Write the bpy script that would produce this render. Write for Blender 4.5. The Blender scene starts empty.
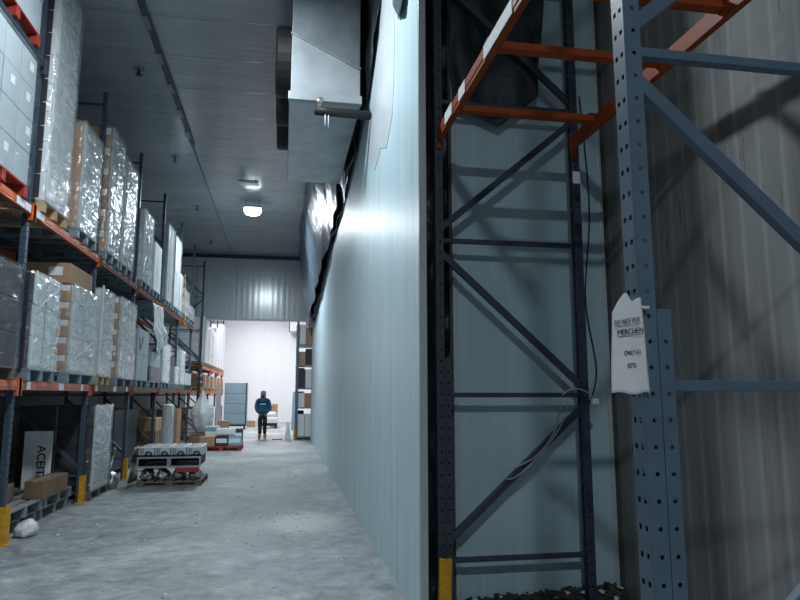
import bpy, bmesh, math, random
from mathutils import Vector, Matrix, noise
random.seed(7)
S = bpy.context.scene
COL = S.collection
PI = math.pi

# ------------------------------------------------------------------ camera
F, CH, VX, VY = 650.0, 1.6, 283.0, 395.0
pitch = math.atan2(VY-300, F)
yaw = math.atan2(400-VX, math.hypot(F, VY-300))
cd = bpy.data.cameras.new('camera'); cam = bpy.data.objects.new('camera', cd); COL.objects.link(cam)
cam.location = (0, 0, CH); cam.rotation_euler = (PI/2+pitch, 0, -yaw)
cd.sensor_fit = 'HORIZONTAL'; cd.sensor_width = 36; cd.lens = F/800*36; cd.clip_start = .05; cd.clip_end = 200
S.camera = cam
S.view_settings.view_transform = 'Standard'; S.view_settings.look = 'None'
S.view_settings.gamma = 1; S.view_settings.use_curve_mapping = False
S.view_settings.exposure = 0.0
S.cycles.transparent_max_bounces = 24
S.cycles.max_bounces = 6

# ------------------------------------------------------------------ materials
class NT:
    def __init__(s, name):
        s.m = bpy.data.materials.new(name); s.m.use_nodes = True
        s.t = s.m.node_tree; s.n = s.t.nodes; s.l = s.t.links
        s.b = s.n['Principled BSDF']; s.out = s.n['Material Output']
    def node(s, typ, **kw):
        x = s.n.new(typ)
        for k, v in kw.items(): setattr(x, k, v)
        return x
    def link(s, a, b): s.l.new(a, b)
    def coords(s, scale=(1, 1, 1), kind='Object', rot=(0, 0, 0)):
        tc = s.node('ShaderNodeTexCoord'); mp = s.node('ShaderNodeMapping')
        mp.inputs['Scale'].default_value = scale; mp.inputs['Rotation'].default_value = rot
        s.link(tc.outputs[kind], mp.inputs['Vector']); return mp.outputs['Vector']
    def noise(s, scale=5, detail=4, rough=.55, vec=None, dist=0):
        x = s.node('ShaderNodeTexNoise'); x.inputs['Scale'].default_value = scale
        x.inputs['Detail'].default_value = detail; x.inputs['Roughness'].default_value = rough
        x.inputs['Distortion'].default_value = dist
        if vec: s.link(vec, x.inputs['Vector'])
        return x.outputs['Fac']
    def ramp(s, fac, stops):
        r = s.node('ShaderNodeValToRGB'); e = r.color_ramp.elements
        while len(e) < len(stops): e.new(.5)
        for q, (p, c) in zip(e, stops):
            q.position = p
            q.color = (c, c, c, 1) if isinstance(c, (int, float)) else (*c, 1)
        s.link(fac, r.inputs['Fac']); return r.outputs['Color']
    def mix(s, fac, a, b, mode='MIX'):
        x = s.node('ShaderNodeMix', data_type='RGBA', blend_type=mode)
        for sock, v in ((x.inputs['Factor'], fac), (x.inputs['A'], a), (x.inputs['B'], b)):
            if hasattr(v, 'node'): s.link(v, sock)
            elif isinstance(v, (int, float)): sock.default_value = v if sock.type == 'VALUE' else (v, v, v, 1)
            else: sock.default_value = (*v, 1)
        return x.outputs['Result']
    def bump(s, h, strength=.3, dist=.01, prev=None):
        x = s.node('ShaderNodeBump'); x.inputs['Strength'].default_value = strength
        x.inputs['Distance'].default_value = dist; s.link(h, x.inputs['Height'])
        if prev: s.link(prev, x.inputs['Normal'])
        s.link(x.outputs['Normal'], s.b.inputs['Normal']); return x.outputs['Normal']
    def wave(s, vec, scale, direction='X', prof='SIN', dist=0):
        x = s.node('ShaderNodeTexWave', bands_direction=direction, wave_profile=prof)
        x.inputs['Scale'].default_value = scale; x.inputs['Distortion'].default_value = dist
        s.link(vec, x.inputs['Vector']); return x.outputs['Fac']
    def set(s, **kw):
        for k, v in kw.items():
            i = s.b.inputs[k.replace('_', ' ')]
            if hasattr(v, 'node'): s.link(v, i)
            elif isinstance(v, tuple): i.default_value = (*v, 1)
            else: i.default_value = v
        return s

def simple(name, col, rough=.5, metal=0, var=.18, scale=6, bump=.08, bscale=60, spec=.5):
    t = NT(name); v = t.coords()
    n = t.noise(scale, 5, .6, v)
    dark = tuple(c*(1-var) for c in col); lite = tuple(min(1, c*(1+var)) for c in col)
    t.set(Base_Color=t.ramp(n, [(.3, dark), (.7, lite)]), Roughness=rough, Metallic=metal)
    t.b.inputs['Specular IOR Level'].default_value = spec
    if bump: t.bump(t.noise(bscale, 3, .6, v), bump, .01)
    return t.m
M = {}
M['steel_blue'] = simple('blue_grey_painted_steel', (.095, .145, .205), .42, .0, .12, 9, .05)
M['steel_slate'] = simple('slate_painted_steel', (.05, .075, .11), .45, .0, .15, 9, .05)
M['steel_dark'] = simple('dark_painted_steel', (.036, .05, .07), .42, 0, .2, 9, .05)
M['steel_grey'] = simple('grey_painted_steel', (.2, .24, .28), .4, .2, .12, 9, .05)
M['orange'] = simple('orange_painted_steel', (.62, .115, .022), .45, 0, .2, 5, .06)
M['red_orange'] = simple('salmon_painted_steel', (.66, .16, .085), .45, 0, .15, 5, .06)
M['weathered'] = simple('weathered_pallet_wood', (.26, .27, .27), .8, 0, .35, 8, .2)
M['orange_rack'] = simple('shade_darkened_orange_steel', (.33, .06, .011), .5, 0, .2, 5, .06, spec=.3)  # rear beam's shade put into the paint of the whole niche rack
M['orange_dark'] = simple('dark_orange_steel', (.15, .034, .016), .5, 0, .25, 5, .06)  # darker, browner orange for beams of the deeper bays
M['red'] = simple('red_painted_wood', (.36, .035, .025), .6, 0, .25, 7, .1)
M['yellow'] = simple('chipped_yellow_paint', (.62, .31, .012), .5, 0, .3, 14, .1)
M['wood'] = simple('pale_pallet_wood', (.5, .36, .22), .75, 0, .3, 8, .2)
M['plastic_grey'] = simple('grey_plastic_pallet', (.19, .25, .29), .5, 0, .2, 5, .08)
M['dark_wood'] = simple('old_pallet_wood', (.16, .13, .11), .8, 0, .35, 8, .2)
M['kraft'] = simple('kraft_cardboard', (.42, .26, .155), .75, 0, .12, 3, .06)
M['kraft_dark'] = simple('dark_kraft_cardboard', (.2, .115, .07), .75, 0, .15, 3, .06)
M['carton_white'] = simple('white_cardboard', (.74, .76, .77), .6, 0, .06, 3, .05)
M['carton_grey'] = simple('grey_cardboard', (.4, .46, .49), .6, 0, .08, 3, .05)
M['carton_dark'] = simple('dark_cardboard', (.035, .035, .04), .55, 0, .2, 3, .05)
M['label'] = simple('white_paper_label', (.8, .82, .83), .6, 0, .04, 20, 0)
M['ink'] = simple('black_ink', (.012, .012, .014), .6, 0, .1, 20, 0)
M['white_metal'] = simple('white_painted_metal', (.6, .64, .66), .35, .1, .08, 4, .04)
M['galv'] = simple('galvanised_sheet', (.42, .46, .49), .34, .75, .2, 3, .06, 25)
M['black_rubber'] = simple('black_rubber', (.012, .012, .014), .6, 0, .2, 10, .1)
M['brass'] = simple('dull_brass', (.3, .28, .25), .4, .6, .2, 10, .1)
M['blue_cloth'] = simple('blue_knit', (.012, .1, .22), .85, 0, .2, 20, .2)
M['grey_cloth'] = simple('grey_knit', (.34, .36, .38), .85, 0, .2, 20, .2)
M['black_cloth'] = simple('black_cloth', (.012, .012, .014), .85, 0, .2, 20, .2)
M['tan'] = simple('tan_leather', (.36, .22, .06), .6, 0, .2, 20, .1)
M['skin'] = simple('skin', (.42, .24, .17), .55, 0, .08, 20, 0)
M['hair'] = simple('dark_hair', (.02, .016, .014), .6, 0, .2, 40, .2)
M['foam'] = simple('white_foam', (.7, .72, .73), .7, 0, .06, 10, .1)
M['wire'] = simple('pale_cable_sheath', (.42, .44, .44), .5, 0, .1, 10, 0)
M['sheet_grey'] = simple('grey_sheet_metal', (.36, .39, .41), .4, .3, .15, 3, .05, 25)
M['far_grey'] = simple('grey_blue_panel', (.2, .29, .35), .4, 0, .06, 2, .03)
M['stone'] = simple('broken_concrete', (.06, .056, .052), .85, 0, .6, 9, .3)
M['cyan_print'] = simple('blue_printed_card', (.25, .42, .52), .5, 0, .15, 6, 0)

def crinkle(name, col, rough, scale, strength, metal=0, dist=.03):
    t = NT(name); v = t.coords()
    n = t.noise(scale, 6, .6, v, .8)
    t.set(Base_Color=t.ramp(n, [(.3, tuple(c*.75 for c in col)), (.75, tuple(min(1, c*1.2) for c in col))]), Roughness=rough, Metallic=metal)
    t.bump(n, strength, dist); return t.m
M['black_sheet'] = crinkle('black_plastic_sheet', (.016, .02, .025), .3, 5, .8)
M['tarp'] = crinkle('dull_black_tarpaulin', (.022, .027, .032), .55, 4, .6)
M['slate_sheet'] = crinkle('slate_plastic_sheet', (.09, .125, .16), .3, 4, .8)
M['white_sheet'] = crinkle('white_plastic_bag', (.72, .74, .75), .4, 6, .9)
M['foil'] = crinkle('crumpled_foil', (.5, .53, .55), .25, 7, 1., .8)

def wrap_mat(name, lo, hi, streak, gloss=1.):
    t = NT(name); v = t.coords((1, 1, streak), rot=(.35, .2, 0))
    n = t.noise(1.5, 3, .55, v, 1.5)
    fac = t.ramp(n, [(.3, lo), (.72, hi)])
    t.set(Base_Color=(.88, .91, .92), Roughness=.14)
    t.b.inputs['Specular IOR Level'].default_value = .9
    t.bump(t.noise(2.0, 2.5, .5, v, 1.6), .8, .08)
    tr = t.node('ShaderNodeBsdfTransparent'); mx = t.node('ShaderNodeMixShader')
    t.link(fac, mx.inputs[0]); t.link(tr.outputs[0], mx.inputs[1]); t.link(t.b.outputs[0], mx.inputs[2])
    gl = t.node('ShaderNodeBsdfGlossy'); gl.inputs['Roughness'].default_value = .13; gl.inputs['Color'].default_value = (.95, .97, 1, 1)
    t.link(t.b.inputs['Normal'].links[0].from_socket, gl.inputs['Normal'])
    lw = t.node('ShaderNodeLayerWeight'); lw.inputs['Blend'].default_value = .3
    gf = t.node('ShaderNodeMath', operation='MULTIPLY_ADD'); gf.inputs[1].default_value = .35*gloss; gf.inputs[2].default_value = .07*gloss
    t.link(lw.outputs['Fresnel'], gf.inputs[0])
    m2 = t.node('ShaderNodeMixShader'); t.link(gf.outputs[0], m2.inputs[0]); t.link(mx.outputs[0], m2.inputs[1]); t.link(gl.outputs[0], m2.inputs[2])
    t.link(m2.outputs[0], t.out.inputs['Surface']); return t.m
M['wrap_dense'] = wrap_mat('stretch_film_glare_white', .2, .6, 3.0)  # white glare of the aisle-side faces put into the film's opacity
M['wrap_thin'] = wrap_mat('stretch_film_thin', .02, .14, 2.2, .5)
M['wrap_faint'] = wrap_mat('stretch_film_single_layer', .0, .05, 2.2, .35)
M['film'] = simple('torn_white_film', (.66, .71, .74), .3, 0, .08, 3, .15, 14)

def floor_mat():
    t = NT('worn_concrete_floor'); v = t.coords()
    a = t.noise(.55, 6, .6, v, .4); b = t.noise(4.5, 8, .7, v, .3); c = t.noise(38, 4, .6, v)
    base = t.ramp(a, [(.32, (.21, .235, .245)), (.52, (.31, .335, .34)), (.7, (.46, .48, .48))])
    base = t.mix(.95, base, t.ramp(b, [(.32, .28), (.68, .72)]), 'OVERLAY')
    # spilled pale dust in the aisle, with its own ragged outline
    sp = t.node('ShaderNodeVectorMath', operation='SUBTRACT'); sp.inputs[1].default_value = (.3, 8.7, 0); t.link(v, sp.inputs[0])
    sc = t.node('ShaderNodeVectorMath', operation='MULTIPLY'); sc.inputs[1].default_value = (.95, .62, 0); t.link(sp.outputs[0], sc.inputs[0])
    ln = t.node('ShaderNodeVectorMath', operation='LENGTH'); t.link(sc.outputs[0], ln.inputs[0])
    ad = t.node('ShaderNodeMath', operation='ADD'); t.link(ln.outputs['Value'], ad.inputs[0]); t.link(b, ad.inputs[1])
    base = t.mix(t.ramp(ad.outputs[0], [(.75, .75), (1.0, 0.)]), base, (.55, .57, .57))
    fleck = t.ramp(t.noise(9, 8, .75, v, .2), [(.63, 0.), (.7, .9)])
    base = t.mix(fleck, base, (.52, .54, .54))
    stain = t.ramp(t.noise(2.3, 7, .7, t.coords((1, .45, 1)), .8), [(.58, 0.), (.7, .7)])
    base = t.mix(stain, base, (.09, .1, .105))
    t.set(Base_Color=base, Roughness=t.ramp(b, [(.3, .45), (.7, .75)]))
    t.bump(c, .15, .008, t.bump(b, .25, .01)); return t.m
M['floor'] = floor_mat()

def ribbed(name, col, axis, rib, seam, rough=.35, metal=.0, ribstr=.25, streak=.12, var=.08, seam_dark=.45):
    # sheet-metal faced panel: fine ribs + joints repeating along one axis, faint streaks along the other
    t = NT(name); v = t.coords()
    sc = [.25, .25, .25]; sc['XYZ'.index(axis)] = 6
    st = t.noise(2.0, 5, .6, t.coords(tuple(sc)))
    base = t.ramp(st, [(.3, tuple(c*(1-streak) for c in col)), (.7, tuple(min(1, c*(1+streak)) for c in col))])
    base = t.mix(.5, base, t.ramp(t.noise(1.2, 4, .6, v), [(.3, .5-var), (.7, .5+var)]), 'OVERLAY')
    sp = t.node('ShaderNodeSeparateXYZ'); t.link(v, sp.inputs[0])
    md = t.node('ShaderNodeMath', operation='PINGPONG'); md.inputs[1].default_value = seam/2
    t.link(sp.outputs[axis], md.inputs[0])
    sm = t.ramp(md.outputs[0], [(0., 1.), (.014, 0.)])
    base = t.mix(t.mix(1., sm, seam_dark, 'MULTIPLY'), base, tuple(c*.25 for c in col))
    t.set(Base_Color=base, Roughness=rough, Metallic=metal)
    w = t.wave(v, 1/rib*.1592*2, axis) if rib else sm
    p = t.bump(w, ribstr, .004)
    t.bump(sm, .5, -.01, p); return t.m
M['ceiling'] = ribbed('ceiling_metal_panel', (.36, .4, .42), 'Y', .09, 1.15, .23, .1, .12)
M['partition'] = ribbed('partition_insulated_panel', (.58, .74, .8), 'Y', .05, 1.15, .42, .0, .05, .12)
M['partition'].node_tree.nodes['Principled BSDF'].inputs['Specular IOR Level'].default_value = .28
M['end_panel'] = ribbed('teal_insulated_panel', (.45, .61, .67), 'X', .06, 3.0, .4, .0, .15, .06)
M['header'] = ribbed('header_metal_panel', (.6, .66, .69), 'X', .22, 1.9, .2, .1, .25, .08)
M['far_white'] = ribbed('white_room_panel', (.82, .82, .84), 'X', .0, 1.15, .45, 0, .2, .02, .02, .1)
M['edge_trim'] = simple('pale_edge_trim', (.5, .55, .57), .4, .1, .06, 8, .03)

def stained_wall():
    t = NT('stained_concrete_panel'); v = t.coords()
    st = t.noise(1.6, 6, .65, t.coords((1, 4, .2)), .3)
    base = t.ramp(st, [(.3, (.165, .165, .16)), (.5, (.24, .245, .245)), (.8, (.285, .29, .29))])
    base = t.mix(.5, base, t.ramp(t.noise(1.1, 5, .6, v), [(.3, .38), (.7, .6)]), 'OVERLAY')
    drip = t.ramp(t.noise(4.5, 8, .75, t.coords((1, 4.5, .42)), .1), [(.6, 0.), (.68, .8)])
    base = t.mix(drip, base, (.035, .033, .03))
    sp = t.node('ShaderNodeSeparateXYZ'); t.link(v, sp.inputs[0])
    md = t.node('ShaderNodeMath', operation='PINGPONG'); md.inputs[1].default_value = .09
    t.link(sp.outputs['Y'], md.inputs[0])
    sm = t.ramp(md.outputs[0], [(0., 1.), (.03, 0.)])
    base = t.mix(t.mix(1., sm, .5, 'MULTIPLY'), base, (.4, .41, .41))
    t.set(Base_Color=base, Roughness=.7); t.bump(sm, .3, .006, t.bump(st, .3, .01)); return t.m
M['stained'] = stained_wall()
M['dark_wall'] = simple('dark_wall_panel', (.035, .04, .045), .6, 0, .15, 2, .05)

def emit(name, col, s):
    t = NT(name); t.set(Base_Color=(.9, .9, .9), Emission_Color=col, Emission_Strength=s); return t.m
M['led'] = emit('lit_diffuser', (.86, .95, 1.), 14)
M['led_dim'] = simple('unlit_diffuser', (.75, .8, .82), .3, 0, .03, 4, 0)

# ------------------------------------------------------------------ mesh builder
class MB:
    def __init__(s): s.b = bmesh.new()
    def box(s, x0, x1, y0, y1, z0, z1, mat=None, mi=0):
        vs = [s.b.verts.new(p) for p in ((x0,y0,z0),(x1,y0,z0),(x1,y1,z0),(x0,y1,z0),(x0,y0,z1),(x1,y0,z1),(x1,y1,z1),(x0,y1,z1))]
        if mat is not None:
            for v in vs: v.co = mat @ v.co
        for q in ((3,2,1,0),(4,5,6,7),(0,1,5,4),(1,2,6,5),(2,3,7,6),(3,0,4,7)):
            f = s.b.faces.new([vs[i] for i in q]); f.material_index = mi
        return s
    def bar(s, p0, p1, w, h, upv=(0, 0, 1)):
        p0, p1 = Vector(p0), Vector(p1); d = (p1-p0); L = d.length; d.normalize()
        u = Vector(upv); sd = d.cross(u)
        if sd.length < 1e-4: u = Vector((0, 1, 0)); sd = d.cross(u)
        sd.normalize(); u = sd.cross(d)
        m = Matrix((sd, d, u)).transposed().to_4x4(); m.translation = p0
        return s.box(-w/2, w/2, 0, L, -h/2, h/2, m)
    def tube(s, pts, r, n=8, cap=True):
        pts = [Vector(p) for p in pts]; rs = r if isinstance(r, (list, tuple)) else [r]*len(pts)
        rings = []; ref = None
        for i, p in enumerate(pts):
            d = (pts[min(i+1, len(pts)-1)]-pts[max(i-1, 0)]).normalized()
            if ref is None: ref = d.orthogonal().normalized()
            a = (ref - d*ref.dot(d)); a = a.normalized() if a.length > 1e-5 else d.orthogonal().normalized()
            ref = a; c = d.cross(a)
            rings.append([s.b.verts.new(p+(a*math.cos(2*PI*k/n)+c*math.sin(2*PI*k/n))*rs[i]) for k in range(n)])
        for A, B in zip(rings, rings[1:]):
            for k in range(n): s.b.faces.new((A[k], A[(k+1) % n], B[(k+1) % n], B[k])).smooth = True
        if cap:
            s.b.faces.new(rings[0][::-1]); s.b.faces.new(rings[-1])
        return s
    def lathe(s, prof, n=20, c=(0, 0, 0)):
        rings = [[s.b.verts.new((c[0]+r*math.cos(2*PI*k/n), c[1]+r*math.sin(2*PI*k/n), c[2]+z)) for k in range(n)] for r, z in prof]
        for A, B in zip(rings, rings[1:]):
            for k in range(n): s.b.faces.new((A[k], A[(k+1) % n], B[(k+1) % n], B[k])).smooth = True
        s.b.faces.new(rings[0][::-1]); s.b.faces.new(rings[-1]); return s
    def prism(s, poly, h, mat=None):
        # poly in local XY, extruded h along local Z
        a = [s.b.verts.new((x, y, 0)) for x, y in poly]; b = [s.b.verts.new((x, y, h)) for x, y in poly]
        if mat is not None:
            for v in a+b: v.co = mat @ v.co
        s.b.faces.new(a[::-1]); s.b.faces.new(b); n = len(a)
        for k in range(n): s.b.faces.new((a[k], a[(k+1) % n], b[(k+1) % n], b[k]))
        return s
    def plate(s, o, u, v, W, H, cols, pitch, r, n=8, z0=.05):
        # perforated plate: origin o, width axis u, height axis v; hole columns at offsets cols
        o, u, v = Vector(o), Vector(u), Vector(v)
        edges = [0]+[(a+b)/2 for a, b in zip(cols, cols[1:])]+[W]
        rows = int((H-z0)/pitch)
        def P(a, b): return s.b.verts.new(o+u*a+v*b)
        for ci, cx in enumerate(cols):
            x0, x1 = edges[ci], edges[ci+1]
            s.b.faces.new((P(x0, 0), P(x1, 0), P(x1, z0), P(x0, z0)))
            for k in range(rows):
                y0 = z0+k*pitch; y1 = y0+pitch; cy = y0+pitch/2
                co = [P(x0, y0), P(x1, y0), P(x1, y1), P(x0, y1)]
                hv = [P(cx+r*math.cos(-.75*PI+2*PI*j/n), cy+r*math.sin(-.75*PI+2*PI*j/n)) for j in range(n)]
                q = n//4
                for e in range(4):
                    ring = [hv[(e*q+j) % n] for j in range(q+1)]
                    s.b.faces.new([co[e], co[(e+1) % 4]]+ring[::-1])
            s.b.faces.new((P(x0, z0+rows*pitch), P(x1, z0+rows*pitch), P(x1, H), P(x0, H)))
        return s
    def build(s, name, mat, parent=None, bevel=0, loc=None, smooth=False, solid=0, merge=False, sub=0):
        if merge: bmesh.ops.remove_doubles(s.b, verts=s.b.verts, dist=1e-5)
        if not solid: bmesh.ops.recalc_face_normals(s.b, faces=s.b.faces)
        me = bpy.data.meshes.new(name); s.b.to_mesh(me); s.b.free()
        for m in (mat if isinstance(mat, (list, tuple)) else [mat]): me.materials.append(M[m])
        o = bpy.data.objects.new(name, me); COL.objects.link(o)
        if loc: o.location = loc
        if parent: o.parent = parent
        if smooth:
            for p in me.polygons: p.use_smooth = True
        if bevel:
            md = o.modifiers.new('bevel', 'BEVEL'); md.width = bevel; md.segments = 2; md.limit_method = 'ANGLE'
        if solid:
            md = o.modifiers.new('solid', 'SOLIDIFY'); md.thickness = solid; md.offset = 0
        if sub:
            md = o.modifiers.new('sub', 'SUBSURF'); md.levels = sub; md.render_levels = sub
        return o
def tag(o, label=None, cat=None, group=None, kind=None):
    if label: o['label'] = label
    if cat: o['category'] = cat
    if group: o['group'] = group
    if kind: o['kind'] = kind
    return o
def thing(name, loc, label, cat, group=None, rz=0):
    o = bpy.data.objects.new(name, None); COL.objects.link(o); o.location = loc; o.rotation_euler = (0, 0, rz)
    o.empty_display_size = .1
    return tag(o, label, cat, group)
def copy_tree(o, parent=None):
    c = o.copy(); COL.objects.link(c)
    if parent: c.parent = parent
    for ch in list(o.children): copy_tree(ch, c)
    return c
def struct(o): o['kind'] = 'structure'; return o
def txt(body, size, mat, parent, m, name='lettering', align='LEFT', bold=0):
    cu = bpy.data.curves.new(name, 'FONT'); cu.body = body; cu.size = size; cu.extrude = .0006; cu.offset = size*bold; cu.align_x = align
    o = bpy.data.objects.new(name, cu); COL.objects.link(o); cu.materials.append(M[mat]); o.matrix_local = m
    me = bpy.data.meshes.new_from_object(o.evaluated_get(bpy.context.evaluated_depsgraph_get()))
    bpy.data.objects.remove(o); o = bpy.data.objects.new(name, me); COL.objects.link(o); o.matrix_local = m
    if parent: o.parent = parent
    return o
ORD = ['first', 'second', 'third', 'fourth', 'fifth', 'sixth', 'seventh', 'eighth', 'ninth']

# ------------------------------------------------------------------ setting
ZC, YH, YF, XW, XL, YB = 7.05, 25.8, 40.0, 2.725, -5.6, -10.0
struct(MB().box(XL-.2, XW+.2, YB-.2, YF+.2, -.2, 0).build('floor', 'floor'))
struct(MB().box(XL-.2, XW+.2, YB-.2, YF+.2, ZC, ZC+.15).build('ceiling', 'ceiling'))
struct(MB().box(XL-.15, XL, YB, YF, 0, ZC).build('wall_left', 'dark_wall'))
struct(MB().box(XW, XW+.15, YB, YH+.15, 0, ZC).build('wall_right', 'stained'))
struct(MB().box(XL, XW, YB-.15, YB, 0, ZC).build('wall_back', 'stained'))
struct(MB().box(XL-.15, XW+.15, YF, YF+.15, 0, ZC).build('wall_far', 'far_white'))
struct(MB().box(XW, XW+.15, YH+.15, YF, 0, ZC).build('wall_far_right', 'far_white'))
struct(MB().box(XL, XW, YH, YH+.15, 4.53, ZC).build('wall_header', 'header'))
struct(MB().box(XL, XW, YH-.06, YH, ZC-.14, ZC, ).build('trim_1', 'steel_dark', bevel=.01))
struct(MB().box(XL, XW, YH-.03, YH+.18, 4.47, 4.53).build('trim_2', 'edge_trim', bevel=.008))
# long partition beside the aisle
struct(MB().box(1.0, 1.05, 4.8, 24.0, 0, ZC).build('wall_partition', 'partition'))
struct(MB().box(.995, 1.055, 4.752, 4.8, 0, ZC).build('trim_3', 'edge_trim', bevel=.006))
# teal panel closing the niche
PY = 5.06
struct(MB().box(1.375, 2.645, PY, PY+.1, .02, ZC).build('wall_end', 'end_panel'))
struct(MB().box(1.335, 1.375, PY-.012, PY+.1, .02, ZC).build('trim_4', 'edge_trim', bevel=.005))
struct(MB().box(2.645, 2.68, PY-.012, PY+.1, .02, ZC).build('trim_5', 'edge_trim', bevel=.005))

# ------------------------------------------------------------------ pallet racking
HT = 6.5
NODES = [.4, 1.6, 2.8, 3.95, 5.15, 6.3]
def make_frame(depth, steel, splice=0, guard=False, brace_mat=None, label='', group=None, loc=(0,0,0), rz=0, pitch=.075):
    root = thing('upright_frame', loc, label, 'rack upright', group, rz)
    bm_ = brace_mat or steel
    w, d = .078, .06
    for e in (0, 1):
        m = MB(); x = 0 if e == 0 else depth; s = 1 if e == 0 else -1
        m.plate((x, -w/2, 0), (0, 1, 0), (0, 0, 1), w, HT, (.021, .057), pitch, .0125, 4)
        for q in (-1, 1):
            m.plate((x, q*w/2, 0), (s, 0, 0), (0, 0, 1), d, HT, (.034,), pitch, .0078, 8)
            m.b.faces.new([m.b.verts.new(p) for p in ((x+s*d, q*w/2, 0), (x+s*d, q*w/2, HT), (x+s*d, q*w/2-q*.025, HT), (x+s*d, q*w/2-q*.025, 0))])
        m.build('post', steel, root, solid=.0025)
        MB().box(x-s*.02-.04+s*.03, x+s*.11-.0, -.07, .07, 0, .008).build('foot_plate', steel, root)
    if splice:
        m = MB()
        for q in (-1, 1):
            m.plate((d+.003, q*w/2, 0), (1, 0, 0), (0, 0, 1), d-.01, splice, (.026,), pitch, .0078, 8)
        m.plate((2*d-.007, -w/2, 0), (0, 1, 0), (0, 0, 1), w, splice, (.039,), pitch, .008, 4)
        m.build('post_reinforcement', steel, root, solid=.0025)
    xa, xb = .05, depth-.05
    for k, z in enumerate(NODES):
        if loc[0] > 0 and loc[1] < 3 and k == 1: z += .03
        MB().box(xa, xb, -.02, .02, z-.018, z+.018).build('brace', bm_, root, bevel=.004)
    for k in range(len(NODES)-1):
        a, b = NODES[k], NODES[k+1]
        p, q = ((xa, 0, a+.1), (xb, 0, b-.1)) if k % 2 == 0 else ((xb, 0, a+.08), (xa, 0, b-.1))
        MB().bar(p, q, .04, .052).build('brace', bm_, root, bevel=.004)
    if guard: add_guard(root)
    return root
def add_guard(root):
    m = MB()
    m.box(-.05, -.042, -.055, .055, .01, .4); m.box(-.05, .02, -.063, -.055, .01, .4); m.box(-.05, .02, .055, .063, .01, .4)
    m.box(-.08, .06, -.09, .09, 0, .012)
    m.build('foot_guard', 'yellow', root, bevel=.003)
    return root
def make_beam(y0, y1, z, x, face, steel, label, group=None, stickers=()):
    # box beam along Y; face = +1/-1 is the side (X) it shows to its aisle; z is its top
    root = thing('pallet_beam', (x, (y0+y1)/2, z), label, 'rack beam', group)
    a, b = y0-(y0+y1)/2, y1-(y0+y1)/2
    MB().box(-.022, .022, a+.055, b-.055, -.105, 0).box(min(0, face*.027), max(0, face*.027), a+.055, b-.055, -.075, -.03).build('beam_rail', steel, root, bevel=.004)
    for yy, sg in ((a, 1), (b, -1)):
        MB().box(face*.03-.006, face*.03+.006, yy-.03, yy+.03, -.17, .03).box(-.02, face*.03+.006 if face > 0 else .02, yy+sg*.047-.006, yy+sg*.047+.006, -.17, .03)  .build('beam_connector', 'orange' if steel == 'orange_dark' else steel, root, bevel=.003)
    for yy, L in stickers:
        MB().box(min(face*.027, face*.031), max(face*.027, face*.031), yy-L/2-(y0+y1)/2, yy+L/2-(y0+y1)/2, -.098, -.01).build('sticker', 'label', root)
    return root

XF, DEP = -2.95, 1.15
FY = [5.2, 7.95, 10.75, 13.5, 16.25, 19.0, 21.8]
fl = ['slate rack upright just beyond the photo edge, carrying the nearest rack bay',
      'slate rack upright with yellow guard near the brown boxes, first of the long rack',
      'slate rack upright with yellow guard beside the grey wrapped ground load',
      'slate rack upright with yellow foot guard, close to the pile of metal cases',
      'blue-grey rack upright directly behind the chrome and black pile, fourth of the long rack',
      'blue-grey rack upright behind the slim white wrapped roll, fifth of the long rack',
      'blue-grey rack upright ending the long rack beside the white peaked bag']
base = make_frame(DEP, 'steel_slate', label=fl[0], loc=(XF, FY[0], 0), rz=PI)
for i in range(1, 7):
    c = copy_tree(base); c.location = (XF, FY[i], 0); c['label'] = fl[i]
    if i in (1, 2, 3): add_guard(c)
    if i == 3: MB().box(-.012, -.004, -.03, .03, 3.55, 3.95).build('film_strip', 'foam', c)
L1Z, L2Z, L3Z = 1.76, 3.76, 5.55
lev = {1: L1Z, 2: L2Z, 3: L3Z}
bays = ['nearest', 'second', 'third', 'fourth', 'fifth', 'farthest']
for i in range(6):
    for L in ((1, 2, 3) if i == 0 else (1, 2)):
        z = lev[L]; a, b = FY[i], FY[i+1]
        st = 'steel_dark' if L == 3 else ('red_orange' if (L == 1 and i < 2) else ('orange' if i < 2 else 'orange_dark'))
        sk = ()
        if L == 2 and i == 0: sk = ((7.55, .22), (7.76, .16))
        if L == 2 and i == 1: sk = ((8.15, .24),)
        if L == 1 and i in (1, 2): sk = ((a+.25, .12), (a+1.4, .2), (a+2.3, .1))
        hue = 'dark' if L == 3 else 'orange'
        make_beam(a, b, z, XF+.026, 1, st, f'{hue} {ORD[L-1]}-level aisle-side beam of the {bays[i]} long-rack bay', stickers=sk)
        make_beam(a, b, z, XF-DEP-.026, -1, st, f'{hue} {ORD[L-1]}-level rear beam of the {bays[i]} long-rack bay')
# grey support bars across the second level
for i in (0, 1, 3):
    for k in range(3):
        y = FY[i]+(.55+k*.85 if i < 3 else [-.3, .35, .95][k]+1.45)
        o = MB().box(XF-DEP-.012, XF+.012, y-.03, y+.03, L2Z-.05, L2Z-.004).build('support_bar', 'steel_grey', bevel=.004)
        tag(o, f'grey pallet support bar, {ORD[k]} under the second level of the {bays[i]} rack bay', 'support bar')

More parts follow.
